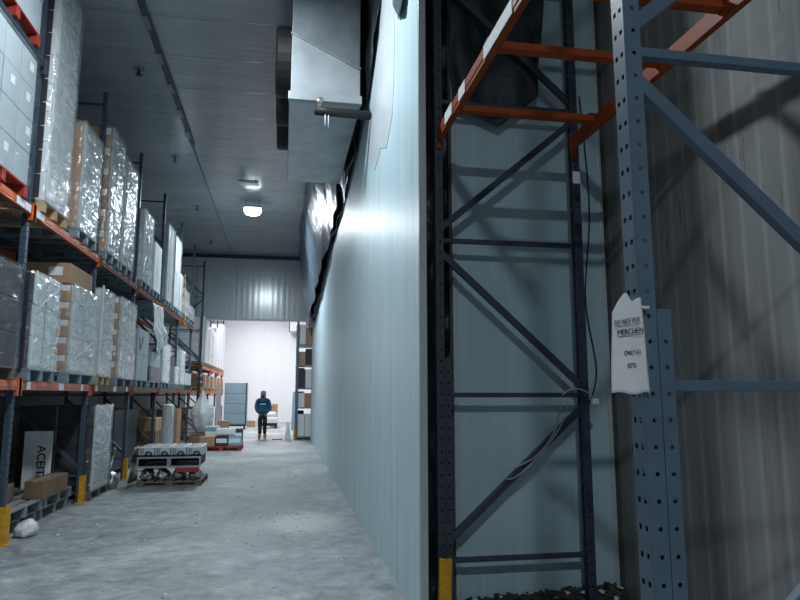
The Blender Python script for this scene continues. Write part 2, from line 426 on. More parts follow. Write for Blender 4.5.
# racking on the other side (niche)
XR, DR = 1.14, 1.22
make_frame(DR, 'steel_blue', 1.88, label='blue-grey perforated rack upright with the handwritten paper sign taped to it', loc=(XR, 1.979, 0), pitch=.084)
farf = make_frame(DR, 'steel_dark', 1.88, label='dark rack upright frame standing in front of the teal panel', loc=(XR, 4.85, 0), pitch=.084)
MB().box(DR-.062, DR+.002, -.041, -.0395, 3.32, 3.42).build('sticker', 'label', farf)
def slim_guard(x, y):
    root = thing('post_guard', (x, y, 0), 'scuffed yellow post guard at the foot of the dark rack upright by the partition', 'post guard')
    m = MB(); m.bar((0, 0, 0.0), (.012, 0, .46), .075, .012, (0, 1, 0)); m.bar((-.035, .03, 0), (-.023, .03, .46), .012, .07, (0, 1, 0)); m.bar((.035, .03, 0), (.047, .03, .46), .012, .07, (0, 1, 0))
    m.build('shield', 'yellow', root, bevel=.002)
    MB().box(-.08, .08, -.03, .1, 0, .01).build('base_plate', 'yellow', root, bevel=.002)
slim_guard(1.15, 4.66)
BZ = 3.71
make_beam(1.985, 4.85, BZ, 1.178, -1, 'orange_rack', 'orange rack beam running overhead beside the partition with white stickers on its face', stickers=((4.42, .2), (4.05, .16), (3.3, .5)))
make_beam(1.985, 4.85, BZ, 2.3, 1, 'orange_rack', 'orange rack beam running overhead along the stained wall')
for y, lb in ((4.38, 'orange crossbar between the overhead beams, close in front of the teal panel'),
              (3.5, 'orange crossbar between the overhead beams, ending at the grey bracket'),
              (2.9, 'orange crossbar high between the overhead beams, close to the sign upright')):
    r = thing('crossbar', (0, y, BZ), lb, 'rack crossbar')
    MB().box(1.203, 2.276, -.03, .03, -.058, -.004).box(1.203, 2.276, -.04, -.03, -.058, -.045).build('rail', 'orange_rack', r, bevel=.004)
    MB().box(1.15, 1.25, -.04, .04, .001, .008).build('bracket', 'steel_grey', r, bevel=.002)
    MB().box(2.23, 2.33, -.04, .04, .001, .008).build('bracket', 'steel_grey', r, bevel=.002)

# ------------------------------------------------------------------ palletised loads
def pallet_mb(x0, x1, y0, y1, z0, m=None, h=.14):
    m = m or MB(); n = 5
    t = .022
    for k in range(3):
        yy = y0+(y1-y0-.1)*k/2
        m.box(x0, x1, yy, yy+.1, z0, z0+t)
        for j in range(3):
            xx = x0+(x1-x0-.12)*j/2
            m.box(xx, xx+.12, yy, yy+.1, z0+t, z0+h-2*t)
        m.box(x0, x1, yy, yy+.1, z0+h-2*t, z0+h-t)
    for k in range(7):
        xx = x0+(x1-x0-.11)*k/6
        m.box(xx, xx+.11, y0, y1, z0+h-t, z0+h)
    return m
def jit(v, s, sc=4): return (noise.noise(v*sc))*s
def load(label, y0, y1, z, top, ny, nz, mats, pallet='plastic_grey', wrap='wrap_dense', x0=-3.95, x1=-2.86, nx=2, labels='end', name='pallet_load', group=None, cat='pallet load', end_wrap='wrap_thin'):
    cx, cy = (x0+x1)/2, (y0+y1)/2
    root = thing(name, (cx, cy, z), label, cat, group)
    hx, hy = (x1-x0)/2, (y1-y0)/2
    zb = 0
    if pallet:
        pallet_mb(-hx, hx, -hy, hy, 0).build('pallet', pallet, root, bevel=.003); zb = .141
    H = top-z; cw, cl, chh = 2*hx/nx, 2*hy/ny, (H-zb)/nz
    g = .009
    proto = {}
    for k in range(nz):
        for i in range(nx):
            for j in range(ny):
                mt = mats[(k*3+i+j*2) % len(mats)] if isinstance(mats, (list, tuple)) else mats
                if mt not in proto:
                    m = MB(); m.box(-cw/2+g, cw/2-g, -cl/2+g, cl/2-g, 0, chh-.004)
                    if mt == 'banded':  # brown cartons; wrap glare painted on as white aisle sides
                        m.b.faces.ensure_lookup_table()
                        for q in (3, 5): m.b.faces[q].material_index = 1
                        o = m.build('carton', ['kraft', 'carton_white'], root, bevel=.006)
                    elif mt == 'dark_end':
                        m.b.faces.ensure_lookup_table()
                        for q in (3, 5): m.b.faces[q].material_index = 1
                        o = m.build('carton', ['carton_dark', 'carton_white'], root, bevel=.006)
                    else: o = m.build('carton', mt, root, bevel=.006); proto[mt] = o.data
                else:
                    o = bpy.data.objects.new('carton', proto[mt]); COL.objects.link(o); o.parent = root
                    md = o.modifiers.new('bevel', 'BEVEL'); md.width = .006; md.segments = 2; md.limit_method = 'ANGLE'
                o.location = (-hx+cw*(i+.5)+random.uniform(-.003, .003), -hy+cl*(j+.5), zb+chh*k)
                if labels and i == nx-1 and 'end' in labels and j == 0:
                    MB().box(cw*.1, cw*.42, -cl/2+g-.0015, -cl/2+g, chh*.62, chh*.95).build('carton_label', 'label', o)
                if labels and i == nx-1 and 'side' in labels and random.random() < .4:
                    a = random.uniform(-.3, .1)*cl
                    MB().box(cw/2-g, cw/2-g+.0015, a, a+.11, chh*.5, chh*.75).build('carton_label', 'label', o)
    if wrap:
        m = MB(); N, K = 10, 14; e = .012
        P = []
        for (a0, b0, a1, b1, mi) in ((-hx-e, -hy-e, hx+e, -hy-e, 1), (hx+e, -hy-e, hx+e, hy+e, 0), (hx+e, hy+e, -hx-e, hy+e, 1), (-hx-e, hy+e, -hx-e, -hy-e, 0)):
            for q in range(N):
                P.append((a0+(a1-a0)*q/N, b0+(b1-b0)*q/N, mi))
        rings = []
        for k in range(K+1):
            zz = (zb*.9 if pallet else .0)+(H+e-(zb*.9 if pallet else 0))*k/K
            rg = []
            for (a, b, mi) in P:
                d = jit(Vector((a+cx, b+cy, zz*1.3+z)), .022, 3.2)
                nx_, ny_ = (a/hx, b/hy)
                L = max(abs(nx_), abs(ny_))
                ox = d if abs(abs(a)-hx-e) < 1e-5 else 0; oy = d if abs(abs(b)-hy-e) < 1e-5 else 0
                rg.append(m.b.verts.new((a+math.copysign(max(ox, -.006), a)*(ox != 0), b+math.copysign(max(oy, -.006), b)*(oy != 0), zz)))
            rings.append(rg)
        n = len(P)
        for A, B in zip(rings, rings[1:]):
            for k in range(n):
                f = m.b.faces.new((A[k], A[(k+1) % n], B[(k+1) % n], B[k])); f.material_index = P[k][2]; f.smooth = True
        # turned-over top edge
        inner = [m.b.verts.new((v.co.x*.8, v.co.y*.8, H+e+.002)) for v in rings[-1]]
        for k in range(n):
            f = m.b.faces.new((rings[-1][k], rings[-1][(k+1) % n], inner[(k+1) % n], inner[k])); f.material_index = 0
        sw = m.build('stretch_wrap', [wrap, end_wrap], root)
        if wrap == 'wrap_dense' and y0 < 16 and labels is not None:
            m = MB(); rg = random.Random(int(y0*100+z*10))
            for q in range(1):
                za, zb2 = sorted((rg.uniform(zb, H), rg.uniform(zb, H))); sg_ = rg.choice((-1, 1))
                pts = [(hx+.026, -sg_*hy, za)] + [(hx+.03, sg_*hy*(2*u-1), za+(zb2-za)*u+rg.uniform(-.02, .02)) for u in (.25, .5, .75)] + [(hx+.026, sg_*hy, zb2)]
                m.tube(pts, [.002, .005, .004, .006, .002], 5)
            m.build('film_fold', 'film', sw)
    return root

Z1, Z2, Z3 = L1Z+.002, L2Z+.002, L3Z+.002
# nearest bay
load('white carton load on a red pallet, second level, in the nearest rack bay', 6.35, 7.62, Z2, 5.38, 3, 4, 'carton_grey', 'red', 'wrap_thin', labels='side')
load('white carton load on a red pallet above the dark top-level beam', 6.35, 7.62, Z3, 6.95, 3, 3, 'carton_grey', 'red', 'wrap_thin', labels='side')
load('dark wrapped load on the first level of the nearest rack bay', 6.5, 7.7, Z1, 3.0, 2, 3, 'carton_dark', 'dark_wood', 'wrap_faint', labels='')
# second level
load('tallest white wrapped load on a pale wooden pallet, reaching almost to the ceiling', 8.12, 8.98, Z2, 6.86, 2, 8, 'carton_white', 'wood', labels='side', end_wrap='wrap_thin', x1=-2.86)
load('wrapped load of plain brown cartons on the second level beside the tallest white load', 9.42, 10.36, Z2, 5.45, 1, 3, 'banded', 'plastic_grey', labels='side')
load('glossy wrapped load with brown and white banded end, second level, past the brown cartons', 10.88, 11.74, Z2, 5.98, 2, 6, 'banded', 'plastic_grey')
load('slightly lower glossy wrapped load behind the brown and white banded one', 11.86, 12.8, Z2, 5.84, 2, 5, 'carton_white', 'plastic_grey', labels='')
load('white wrapped load second level, just past the third upright of the long rack', 13.6, 14.5, Z2, 5.38, 2, 5, 'carton_white', 'plastic_grey', labels='')
load('tall dark load standing back on the second level behind the short white stack', 14.75, 15.6, Z2, 5.55, 2, 4, 'carton_dark', 'dark_wood', 'wrap_faint', x0=-4.05, x1=-3.36, labels='')
load('short white carton stack on the rack edge in front of the tall dark load', 14.82, 15.65, Z2, 4.98, 2, 3, 'carton_white', 'plastic_grey', None, x0=-3.3, x1=-2.86, nx=1, labels='')
load('pale grey wrapped load just past the fourth upright, second level', 16.35, 17.1, Z2, 5.78, 2, 6, 'carton_grey', 'plastic_grey', labels='')
load('narrow dark brown load squeezed between two pale wrapped loads, second level', 17.22, 17.38, Z2, 5.82, 1, 5, 'carton_dark', 'plastic_grey', 'wrap_faint', labels='')
load('white wrapped load second level, just before the fifth upright', 17.5, 18.35, Z2, 5.75, 2, 6, 'carton_white', 'plastic_grey', labels='')
load('small white load second level, last before the fifth upright', 18.4, 18.9, Z2, 4.9, 1, 3, 'carton_white', 'plastic_grey', labels='')
load('low white bundled load with a yellow strap, far end of the second level', 19.15, 20.3, Z2, 4.62, 2, 3, ['carton_white', 'carton_grey'], 'plastic_grey', labels='')
load('lowest white wrapped load at the very end of the second level', 20.4, 21.5, Z2, 4.3, 2, 2, ['carton_white', 'kraft'], 'plastic_grey', labels='')
# first level
load('white wrapped load with a dark end, first level, just past the first upright', 8.04, 8.92, Z1, 3.02, 2, 3, ['dark_end'], 'plastic_grey', labels='side')
load('wrapped load under the flat brown box with white labels up its brown end', 9.42, 10.66, Z1, 3.1, 2, 5, 'banded', 'plastic_grey', labels='end side')
load('glossy wrapped load on a wooden pallet, just past the white-stripped upright, first level', 10.86, 11.6, Z1, 3.28, 1, 4, 'carton_white', 'wood', labels='')
load('wrapped load with brown and white banded end, first level, third bay', 12.05, 13.3, Z1, 3.32, 2, 5, 'banded', 'plastic_grey')
load('grey-blue carton load with a black tick mark on its side, first level', 13.62, 14.72, Z1, 2.93, 2, 2, 'carton_grey', 'plastic_grey', None, labels='')
load('low dark load between the tick-marked cartons and the fourth upright', 14.85, 16.1, Z1, 2.55, 2, 2, ['carton_grey', 'carton_dark'], 'plastic_grey', 'wrap_thin', labels='')
load('white wrapped load past the fourth upright, first level', 16.36, 17.4, Z1, 2.84, 2, 3, 'carton_white', 'plastic_grey', labels='')
load('mixed dark load in the middle of the fifth bay, first level', 17.56, 18.12, Z1, 2.6, 1, 2, 'carton_dark', 'plastic_grey', 'wrap_faint', labels='')
load('small white load just before the fifth upright, first level', 18.27, 18.9, Z1, 2.35, 1, 2, 'carton_white', 'plastic_grey', labels='')
load('tall white wrapped load past the fifth upright, first level', 19.15, 19.95, Z1, 2.85, 1, 3, 'carton_white', 'plastic_grey', labels='')
load('low load at the far end of the first level', 20.3, 21.5, Z1, 2.25, 2, 1, ['carton_dark', 'carton_white'], 'dark_wood', None, labels='')
# ground
load('grey wrapped load standing on the floor beside the second upright', 10.9, 11.95, 0.002, 1.44, 1, 4, 'dark_end', 'dark_wood', labels='', end_wrap='wrap_faint')  # unlit end face put into the carton colour as near-black
load('dark carton load with pale labels behind the white lettered board', 8.4, 10.5, 0.002, 1.45, 3, 3, 'carton_dark', 'dark_wood', None, x0=-5.0, x1=-4.25, labels='side')
load('dark load on the floor behind the metal case pile, fourth bay', 13.8, 15.9, 0.002, 1.3, 2, 2, 'carton_dark', 'dark_wood', None, x0=-4.1, x1=-3.25, labels='')
load('brown carton stack on the floor beside the slim white wrapped roll', 16.5, 17.6, 0.002, 1.05, 2, 3, ['kraft_dark', 'kraft'], 'dark_wood', None, x0=-3.9, x1=-2.95, labels='')
load('low brown carton stack on the floor near the end of the long rack', 19.3, 20.8, 0.002, 1.2, 2, 3, ['kraft', 'kraft_dark', 'kraft'], 'dark_wood', None, x0=-3.9, x1=-3.0, labels='end')

def carton(x0, x1, y0, y1, z0, z1, mat, label, name='cardboard_box', rz=0, group=None, tape=True, rot=None):
    cx, cy = (x0+x1)/2, (y0+y1)/2
    r = thing(name, (cx, cy, z0), label, 'box', group, rz)
    if rot: r.rotation_euler = rot
    a, b, h = (x1-x0)/2, (y1-y0)/2, z1-z0
    MB().box(-a, a, -b, b, 0, h).build('body', mat, r, bevel=.006)
    if tape: MB().box(-.025, .025, -b-.001, b+.001, h-.02, h+.0015).build('tape', 'tape' if 'tape' in M else 'label', r)
    return r
M['tape'] = simple('brown_parcel_tape', (.36, .24, .15), .3, 0, .05, 10, 0)
b = carton(-3.72, -2.92, 9.45, 10.5, 3.125, 3.4, 'kraft', 'flat brown cardboard box lying on top of a wrapped load, first level')
MB().box(.12, .3, -.527, -.525, .1, .22).build('shipping_label', 'label', b)
for q in list(COL.objects):
    if 'white-stripped' in q.get('label', ''):
        q['label'] = 'glossy wrapped load with a white film strip down its corner, first level'
        MB().box(.55, .575, -.41, -.37, .15, 1.56).build('film_strip', 'foam', q, bevel=.006)
# tick mark on the grey-blue cartons
for o in list(COL.objects):
    if 'tick mark' in o.get('label', ''):
        MB().bar((.5415, -.42, .98), (.5415, -.3, .74), .004, .03, (0, 1, 0)).bar((.5415, -.3, .74), (.5415, -.06, 1.02), .004, .03, (0, 1, 0)).build('tick_mark', 'ink', o)
# yellow strap over the low bundled load
o = MB().bar((-2.83, 19.0, 5.0), (-2.82, 19.35, 3.55), .012, .06).build('load_strap', 'yellow')
for q in list(COL.objects):
    if 'yellow strap' in q.get('label', ''): o.parent = q; o.location = (-q.location.x, -q.location.y, -q.location.z)
# dark end sheet on the white load behind the first upright
for q in list(COL.objects):
    if q.get('label', '').startswith('white wrapped load with a dark end') or q.get('label', '').startswith('tallest white'):
        hy = .44 if 'dark end' in q['label'] else .465
        h = 1.24 if 'dark end' in q['label'] else 3.08
        m = MB()
        for k in range(int(h/.3)+1):
            z0 = .15+k*.3
            if z0 < h: m.box(-.54, .5, -hy-.03, -hy-.018, z0, min(z0+.285, h))
        m.build('end_board', 'carton_dark', q, bevel=.003)

# ------------------------------------------------------------------ ground bay clutter
def pallet_thing(x0, x1, y0, y1, z, mat, label):
    o = pallet_mb((x0-x1)/2, (x1-x0)/2, (y0-y1)/2, (y1-y0)/2, 0).build('pallet', mat, bevel=.003)
    o.location = ((x0+x1)/2, (y0+y1)/2, z); return tag(o, label, 'pallet')
pallet_thing(-4.1, -3.08, 8.2, 9.35, 0, 'weathered', 'grey pallet on the floor beside the first upright, under a second pallet')
pallet_thing(-4.1, -3.02, 8.22, 9.37, .141, 'weathered', 'grey pallet lying on another, beside the first upright')
pallet_thing(-4.1, -3.06, 9.42, 10.55, 0, 'weathered', 'grey pallet on the floor under the far end of the long brown box')
pallet_thing(-4.1, -3.02, 9.43, 10.53, .141, 'weathered', 'upper grey pallet beside the second upright, below the long brown box')
b = carton(-3.22, -2.985, 9.25, 10.2, .284, .51, 'kraft_dark', 'long brown cardboard box lying across the ground pallets')
b = carton(-3.52, -3.29, 8.85, 9.2, .284, .5, 'kraft_dark', 'small brown cardboard box close beside the first upright on the ground pallet', rz=.2)
bd = thing('sign_board', (-3.44, 10.3, .284), 'white board with sideways black letters standing behind the long brown box', 'board', rz=.06)
MB().box(-.185, .185, -.012, .012, 0, .8).build('panel', 'foam', bd, bevel=.003)
mt = Matrix.Translation((.0, -.0125, .6)) @ Matrix.Rotation(PI/2, 4, 'X') @ Matrix.Rotation(-PI/2, 4, 'Z')
txt('ACEITE', .155, 'ink', bd, mt, bold=.015)
# loose tubes and film behind the third upright
for k, (p0, p1, lb) in enumerate((((-3.1, 12.75, .03), (-3.5, 13.3, 1.0), 'thin grey metal tube leaning among the junk behind the third upright'),
                                  ((-3.02, 12.5, .03), (-3.12, 13.38, .6), 'short grey metal tube leaning close beside the third upright'))):
    tag(MB().tube([p0, p1], .022, 10).build('metal_tube', 'steel_grey'), lb, 'tube')
def blob(x, y, z, rx, ry, rz_, mat, label, name, cat, seed=0, sub=3, amp=.25, pointed=0):
    b = bmesh.new(); bmesh.ops.create_icosphere(b, subdivisions=sub, radius=1)
    for v in b.verts:
        n = v.co.normalized(); d = 1+amp*noise.noise(n*2.6+Vector((seed, seed*.7, 0)))+amp*.5*noise.noise(n*5+Vector((seed, 0, 3)))
        c = n*d
        if pointed and c.z > 0: f = max(.04, 1-c.z*pointed); c.x *= f; c.y *= f
        if c.z < -.75: c.z = -.75
        v.co = Vector((c.x*rx, c.y*ry, (c.z+.75)*rz_))
    m = MB(); m.b.free(); m.b = b
    o = m.build(name, mat, loc=(x, y, z), smooth=True); return tag(o, label, cat)
blob(-2.88, 12.3, 0, .1, .18, .16, 'foil', 'crumpled silver foil bundle on the floor before the third upright', 'foil_bundle', 'bundle', 3)
blob(-3.62, 12.6, 0, .2, .2, .33, 'white_sheet', 'crumpled white plastic heap on the floor behind the third upright', 'plastic_heap', 'plastic', 5)
blob(-3.1, 7.75, .0, .17, .22, .12, 'white_sheet', 'small crumpled white plastic scrap beside the yellow guard of the first upright', 'plastic_scrap', 'plastic', 9) if False else None
blob(-2.86, 8.4, 0, .12, .17, .1, 'white_sheet', 'crumpled white plastic scrap on the floor beside the first yellow guard', 'plastic_scrap', 'plastic', 8)
# slim white roll
rl = thing('wrapped_roll', (-2.55, 15.6, 0), 'slim tall white wrapped roll standing behind the metal case pile', 'roll')
MB().lathe([(.12, 0), (.135, .1), (.12, .35), (.135, .7), (.125, 1.1), (.13, 1.35), (.08, 1.4)], 16).build('film', 'white_sheet', rl)
MB().lathe([(.04, 1.38), (.04, 1.46)], 12).build('core', 'kraft', rl)
# hanging plastic on first level
def hang_sheet(name, mat, label, pts_top, pts_bot, nU, nV, amp, freq=3, seed=0, cat='plastic sheet', solid=.006, axis=(1, 0, 0), kind=None, xmax=None):
    # lofts between two polylines and crumples along an axis
    def lerp(poly, t):
        t *= len(poly)-1; i = min(int(t), len(poly)-2); f = t-i
        return Vector(poly[i]).lerp(Vector(poly[i+1]), f)
    b = bmesh.new(); ax = Vector(axis); G = []
    for j in range(nV+1):
        row = []
        for i in range(nU+1):
            p = lerp(pts_top, i/nU).lerp(lerp(pts_bot, i/nU), j/nV)
            q = Vector((p.x*freq+seed, p.y*freq*.8, p.z*freq*.45))
            d = noise.noise(q)*amp+noise.noise(q*2.3)*amp*.45+abs(noise.noise(q*1.3+Vector((5, 2, 1))))*amp*.7
            p = p+ax*d
            if xmax: p.x = min(p.x, xmax)
            row.append(b.verts.new(p))
        G.append(row)
    for j in range(nV):
        for i in range(nU):
            b.faces.new((G[j][i], G[j][i+1], G[j+1][i+1], G[j+1][i])).smooth = True
    m = MB(); m.b.free(); m.b = b
    o = m.build(name, mat, solid=solid); return tag(o, label, cat, kind=kind)
hang_sheet('plastic_sheet', 'white_sheet', 'white plastic sheet hanging over the rack edge above the first level, fourth bay', [(-2.86, 14.75, 3.62), (-2.86, 16.0, 3.62)], [(-2.72, 15.0, 2.45), (-2.72, 15.9, 2.75)], 24, 24, .1, 4, 1)

# pallet of metal cases on the aisle floor
o = pallet_mb(-.55, .55, -.5, .5, 0, None, .1).build('pallet', 'dark_wood', bevel=.003); o.location = (-1.945, 12.9, 0)
tag(o, 'dark low pallet on the aisle floor under the metal cases', 'pallet')
for k in range(4):
    x = -2.355+k*.273
    blob(x, 12.6, .1, .112, .2, .112, 'foil', f'crumpled foil-wrapped part in the lowest row of the aisle pile, {ORD[k]} from the rack side', 'foil_part', 'metal part', 20+k*7, 3, .5)
for k in range(2):
    x0 = -2.48+k*.545
    r = thing('black_tray', (x0, 12.33, .345), ('rack-side' if k == 0 else 'aisle-side')+' black open tray in the middle of the metal case pile', 'tray')
    m = MB(); m.box(0, .5, .02, .95, 0, .015); m.box(0, .5, .93, .95, .015, .16); m.box(.48, .5, .02, .93, .015, .16); m.box(0, .02, .02, .93, .015, .16)
    m.build('body', 'black_rubber', r, bevel=.003)
    m = MB(); m.box(-.02, .52, 0, .02, -.02, .012); m.box(-.02, .52, 0, .02, .14, .17); m.box(-.02, .01, 0, .02, .012, .14); m.box(.49, .52, 0, .02, .012, .14)
    m.build('front_rim', 'galv', r, bevel=.003)
    if k == 1: MB().box(.1, .5, -.006, .014, -.1, -.022).build('red_strip', 'red', r, bevel=.004)
for k in range(4):
    x0 = -2.49+k*.273
    r = thing('metal_case', (x0, 12.36, .518), f'{ORD[k]} white metal case from the rack side on top of the aisle pile', 'case')
    MB().box(.005, .265, 0, .85, 0, .17).build('body', 'white_metal', r, bevel=.02)
    MB().tube([(.13, -.004, .02), (.13, -.035, .05), (.15, -.045, .085), (.21, -.045, .085), (.23, -.035, .05), (.23, -.004, .02)], .014, 8).build('handle', 'black_rubber', r)
    MB().box(.01, .26, -.006, 0.0, .0, .035).build('latch_strip', 'black_rubber', r, bevel=.002)
    MB().box(.03, .1, -.008, 0.0, .05, .15).build('latch', 'galv', r, bevel=.004)
hang_sheet('plastic_sheet', 'foil', 'crumpled clear plastic hanging at the rack side of the metal case pile', [(-2.56, 12.35, .68), (-2.57, 12.9, .66)], [(-2.63, 12.3, .06), (-2.61, 12.9, .05)], 10, 10, .04, 7, 3, axis=(-1, 0, 0))

# peaked white bag near the end of the rack
m = MB(); m.lathe([(.1, 0), (.22, .1), (.3, .32), (.35, .55), (.36, .68), (.27, .85), (.17, 1.05), (.08, 1.25), (.02, 1.4), (.012, 1.44)], 28, (0, 0, 0))
for v in m.b.verts:
    a = math.atan2(v.co.y, v.co.x); k_ = 1+.09*math.sin(a*5+v.co.z*3)+.16*noise.noise(Vector((v.co.x*4, v.co.y*4, v.co.z*3)))
    v.co.x *= k_; v.co.y *= k_
tag(m.build('plastic_bag', 'white_sheet', loc=(-2.62, 22.62, .352)), 'tall peaked white plastic bag between the two racks', 'bag')
carton(-2.95, -2.3, 22.3, 22.95, 0, .35, 'kraft_dark', 'dark cardboard box on the floor under the peaked white bag')
carton(-2.78, -2.48, 21.4, 21.8, 0, .3, 'kraft_dark', 'small brown box on the floor before the peaked white bag')

# red pallet of goods
pallet_thing(-2.25, -1.1, 20.35, 21.4, 0, 'red', 'red pallet on the aisle floor carrying blue and white printed cases')
carton(-2.28, -1.86, 20.33, 20.7, .141, .4, 'kraft', 'brown cardboard box at the front corner of the red pallet')
gcol = ['cyan_print', 'carton_white', 'carton_dark', 'cyan_print']
def printed_case(x0, x1, y0, y1, z0, z1, mat, label):
    r = thing('printed_case', ((x0+x1)/2, (y0+y1)/2, z0), label, 'case')
    a, b_, h = (x1-x0)/2, (y1-y0)/2, z1-z0
    MB().box(-a, a, -b_, b_, 0, h).build('body', mat, r, bevel=.01)
    m = MB(); n = 5
    for k in range(n):
        xx = -a+2*a*(k+.5)/n
        m.lathe([(a/n*.75, h-.004), (a/n*.75, h+.03)], 10, (xx, -b_*.5, 0))
    m.build('bottle_tops', 'label', r)
    MB().box(-a*.9, a*.9, -b_-.002, -b_, h*.3, h*.75).build('printed_panel', 'label', r)
printed_case(-1.84, -1.5, 20.4, 20.8, .141, .42, 'carton_dark', 'dark printed case on the red pallet beside the brown box')
printed_case(-1.48, -1.12, 20.4, 20.8, .141, .42, 'cyan_print', 'blue printed case at the aisle corner of the red pallet')
printed_case(-2.2, -1.8, 20.85, 21.35, .141, .66, 'cyan_print', 'taller blue printed case at the back of the red pallet, rack side')
printed_case(-1.78, -1.45, 20.85, 21.35, .141, .58, 'carton_white', 'white printed case in the middle of the back row on the red pallet')
printed_case(-1.43, -1.12, 20.85, 21.35, .141, .6, 'carton_dark', 'dark printed case at the back of the red pallet, aisle side')
printed_case(-1.84, -1.3, 20.42, 20.8, .455, .62, 'carton_white', 'white printed case lying on top of the front cases of the red pallet')
for o in list(COL.objects):
    if not o.parent and 'red pallet' in o.get('label', '') and o.location.z < 2: o.location.y -= .55; o.location.x -= .05
for k, (x, y, w, h, lb) in enumerate(((-2.42, 23.4, .4, .42, 'brown cardboard box behind the red pallet, nearest the peaked bag'), (-1.9, 23.6, .55, .42, 'brown cardboard box on the floor directly behind the printed cases'),
                                      (-2.0, 23.62, .36, .3, 'brown cardboard box stacked on another behind the printed cases'))):
    z = 0 if k < 2 else .422
    carton(x-w/2, x+w/2, y-.25, y+.25, z, z+h, 'kraft', lb)

# ------------------------------------------------------------------ far room
FY2 = [24.5, 27.3, 30.1, 32.9]
fl2 = ['dark rack upright at the start of the far rack beyond the peaked bag', 'second upright of the far rack in the bright room', 'third upright of the far rack in the bright room', 'last upright of the far rack in the bright room']
fb = make_frame(DEP, 'steel_dark', label=fl2[0], loc=(XF, FY2[0], 0), rz=PI)
for ch in fb.children: pass
for i in (1, 2, 3):
    c = copy_tree(fb); c.location = (XF, FY2[i], 0); c['label'] = fl2[i]
for i in range(3):
    for L, z in enumerate((1.75, 2.65)):
        make_beam(FY2[i], FY2[i+1], z, XF+.026, 1, 'orange', f'orange {ORD[L]}-level aisle-side beam of the {ORD[i]} far-rack bay')
        make_beam(FY2[i], FY2[i+1], z, XF-DEP-.026, -1, 'orange', f'orange {ORD[L]}-level rear beam of the {ORD[i]} far-rack bay')
for i in range(3):
    for k in range(2):
        y0 = FY2[i]+.12+k*1.32
        tp = 4.45 if (i+k) % 2 == 0 else 4.2
        if i == 2 and k == 1: tp = 4.9
        load(f'white wrapped load on the upper level of the far rack, {ORD[i*2+k]} from its start', y0, y0+1.22, 2.652, tp, 2, 4, 'carton_white', 'wood', labels='')
        load(f'brown carton load on the lower level of the far rack, {ORD[i*2+k]} from its start', y0, y0+1.22, 1.752, 2.35, 2, 2, ['kraft', 'kraft_dark', 'carton_white'], 'wood', None, labels='end')
        load(f'ground load of brown cartons under the far rack, {ORD[i*2+k]} from its start', y0, y0+1.22, 0.002, 1.1, 2, 2, ['kraft_dark', 'carton_white', 'kraft'], 'dark_wood', None, labels='end')
tag(MB().bar((-2.5, 27.4, 0), (-2.6, 27.6, 2.0), .2, .04, (0, 1, 0)).build('white_panel', 'foam', bevel=.004), 'tall white panel leaning beside the grey panelled cabinet', 'panel')
# grey cabinet
cb = thing('panel_cabinet', (-2.2, 32.0, 0), 'large grey-blue panelled cabinet standing on a wheeled base in the bright room', 'cabinet')
MB().box(-.52, .52, 0, .8, .22, 2.18).build('body', 'far_grey', cb, bevel=.02)
for k in range(4): MB().box(-.5, .44, -.015, 0, .26+k*.47, .26+k*.47+.45).build('panel', 'far_grey', cb, bevel=.008)
MB().box(.46, .52, -.02, 0, .22, 2.18).build('edge_post', 'steel_dark', cb, bevel=.004)
MB().box(-.5, .5, .02, .78, .14, .22).build('base', 'steel_dark', cb, bevel=.01)
for x in (-.42, .42):
    for y in (.1, .68): MB().tube([(x-.025, y, .07), (x+.025, y, .07)], .07, 14).build('wheel', 'black_rubber', cb)
# white machine behind the person
mc = thing('floor_machine', (-.7, 33.0, 0), 'white rounded machine on dark wheels behind the walking person', 'machine')
MB().box(-.5, .5, -.4, .6, .14, .55).build('body', 'white_metal', mc, bevel=.12)
MB().box(-.42, .42, -.3, .5, .5, .78).build('hood', 'white_metal', mc, bevel=.12)
MB().box(-.46, .46, -.43, -.38, .12, .26).build('bumper', 'black_rubber', mc, bevel=.02)
for x in (-.38, .38):
    for y in (-.25, .45): MB().tube([(x-.05, y, .13), (x+.05, y, .13)], .13, 16).build('wheel', 'black_rubber', mc)
MB().tube([(.1, .45, .7), (.15, .62, 1.0), (.3, .62, 1.02)], .02, 8).build('handle', 'black_rubber', mc)
carton(-.62, -.25, 34.0, 34.4, 0, 1.15, 'kraft', 'tall brown cardboard box standing behind the white machine')
carton(-1.75, -1.35, 34.0, 34.4, 0, .32, 'kraft', 'small brown box on the floor beside the grey panelled cabinet')
# evaporator on far wall
ev = thing('wall_cooler', (1.05, 38.4, 5.3), 'white cooler unit hung high on the far white wall', 'cooler')
MB().box(-.75, .75, 0, 1.2, 0, .6).build('casing', 'white_metal', ev, bevel=.03)
MB().box(-.8, -.75, .05, 1.15, .05, .55).build('grille', 'steel_dark', ev, bevel=.01)
MB().box(-.2, .4, .3, .6, -.62, -.42).box(.3, .4, .4, .5, -.42, 0).build('drain_trap', 'black_rubber', ev, bevel=.01)
# cone and leaning panel
cn = thing('traffic_cone', (.2, 23.9, 0), 'pale traffic cone beside the rack in the opening', 'cone')
MB().lathe([(.11, .03), (.1, .1), (.03, .62), (.02, .64)], 20).build('cone_body', 'foam', cn)
MB().box(-.17, .17, -.17, .17, 0, .03).build('base', 'foam', cn, bevel=.008)
tag(MB().bar((.5, 31.2, 0), (.56, 31.4, 1.75), .2, .05, (0, 1, 0)).build('grey_panel', 'far_grey', bevel=.004), 'narrow grey-blue panel leaning beyond the traffic cone', 'panel')
tag(MB().box(-.35, .05, 24.2, 24.6, 0, .03).build('flat_scrap', 'red', bevel=.004), 'flat dark red scrap on the floor near the traffic cone', 'scrap')
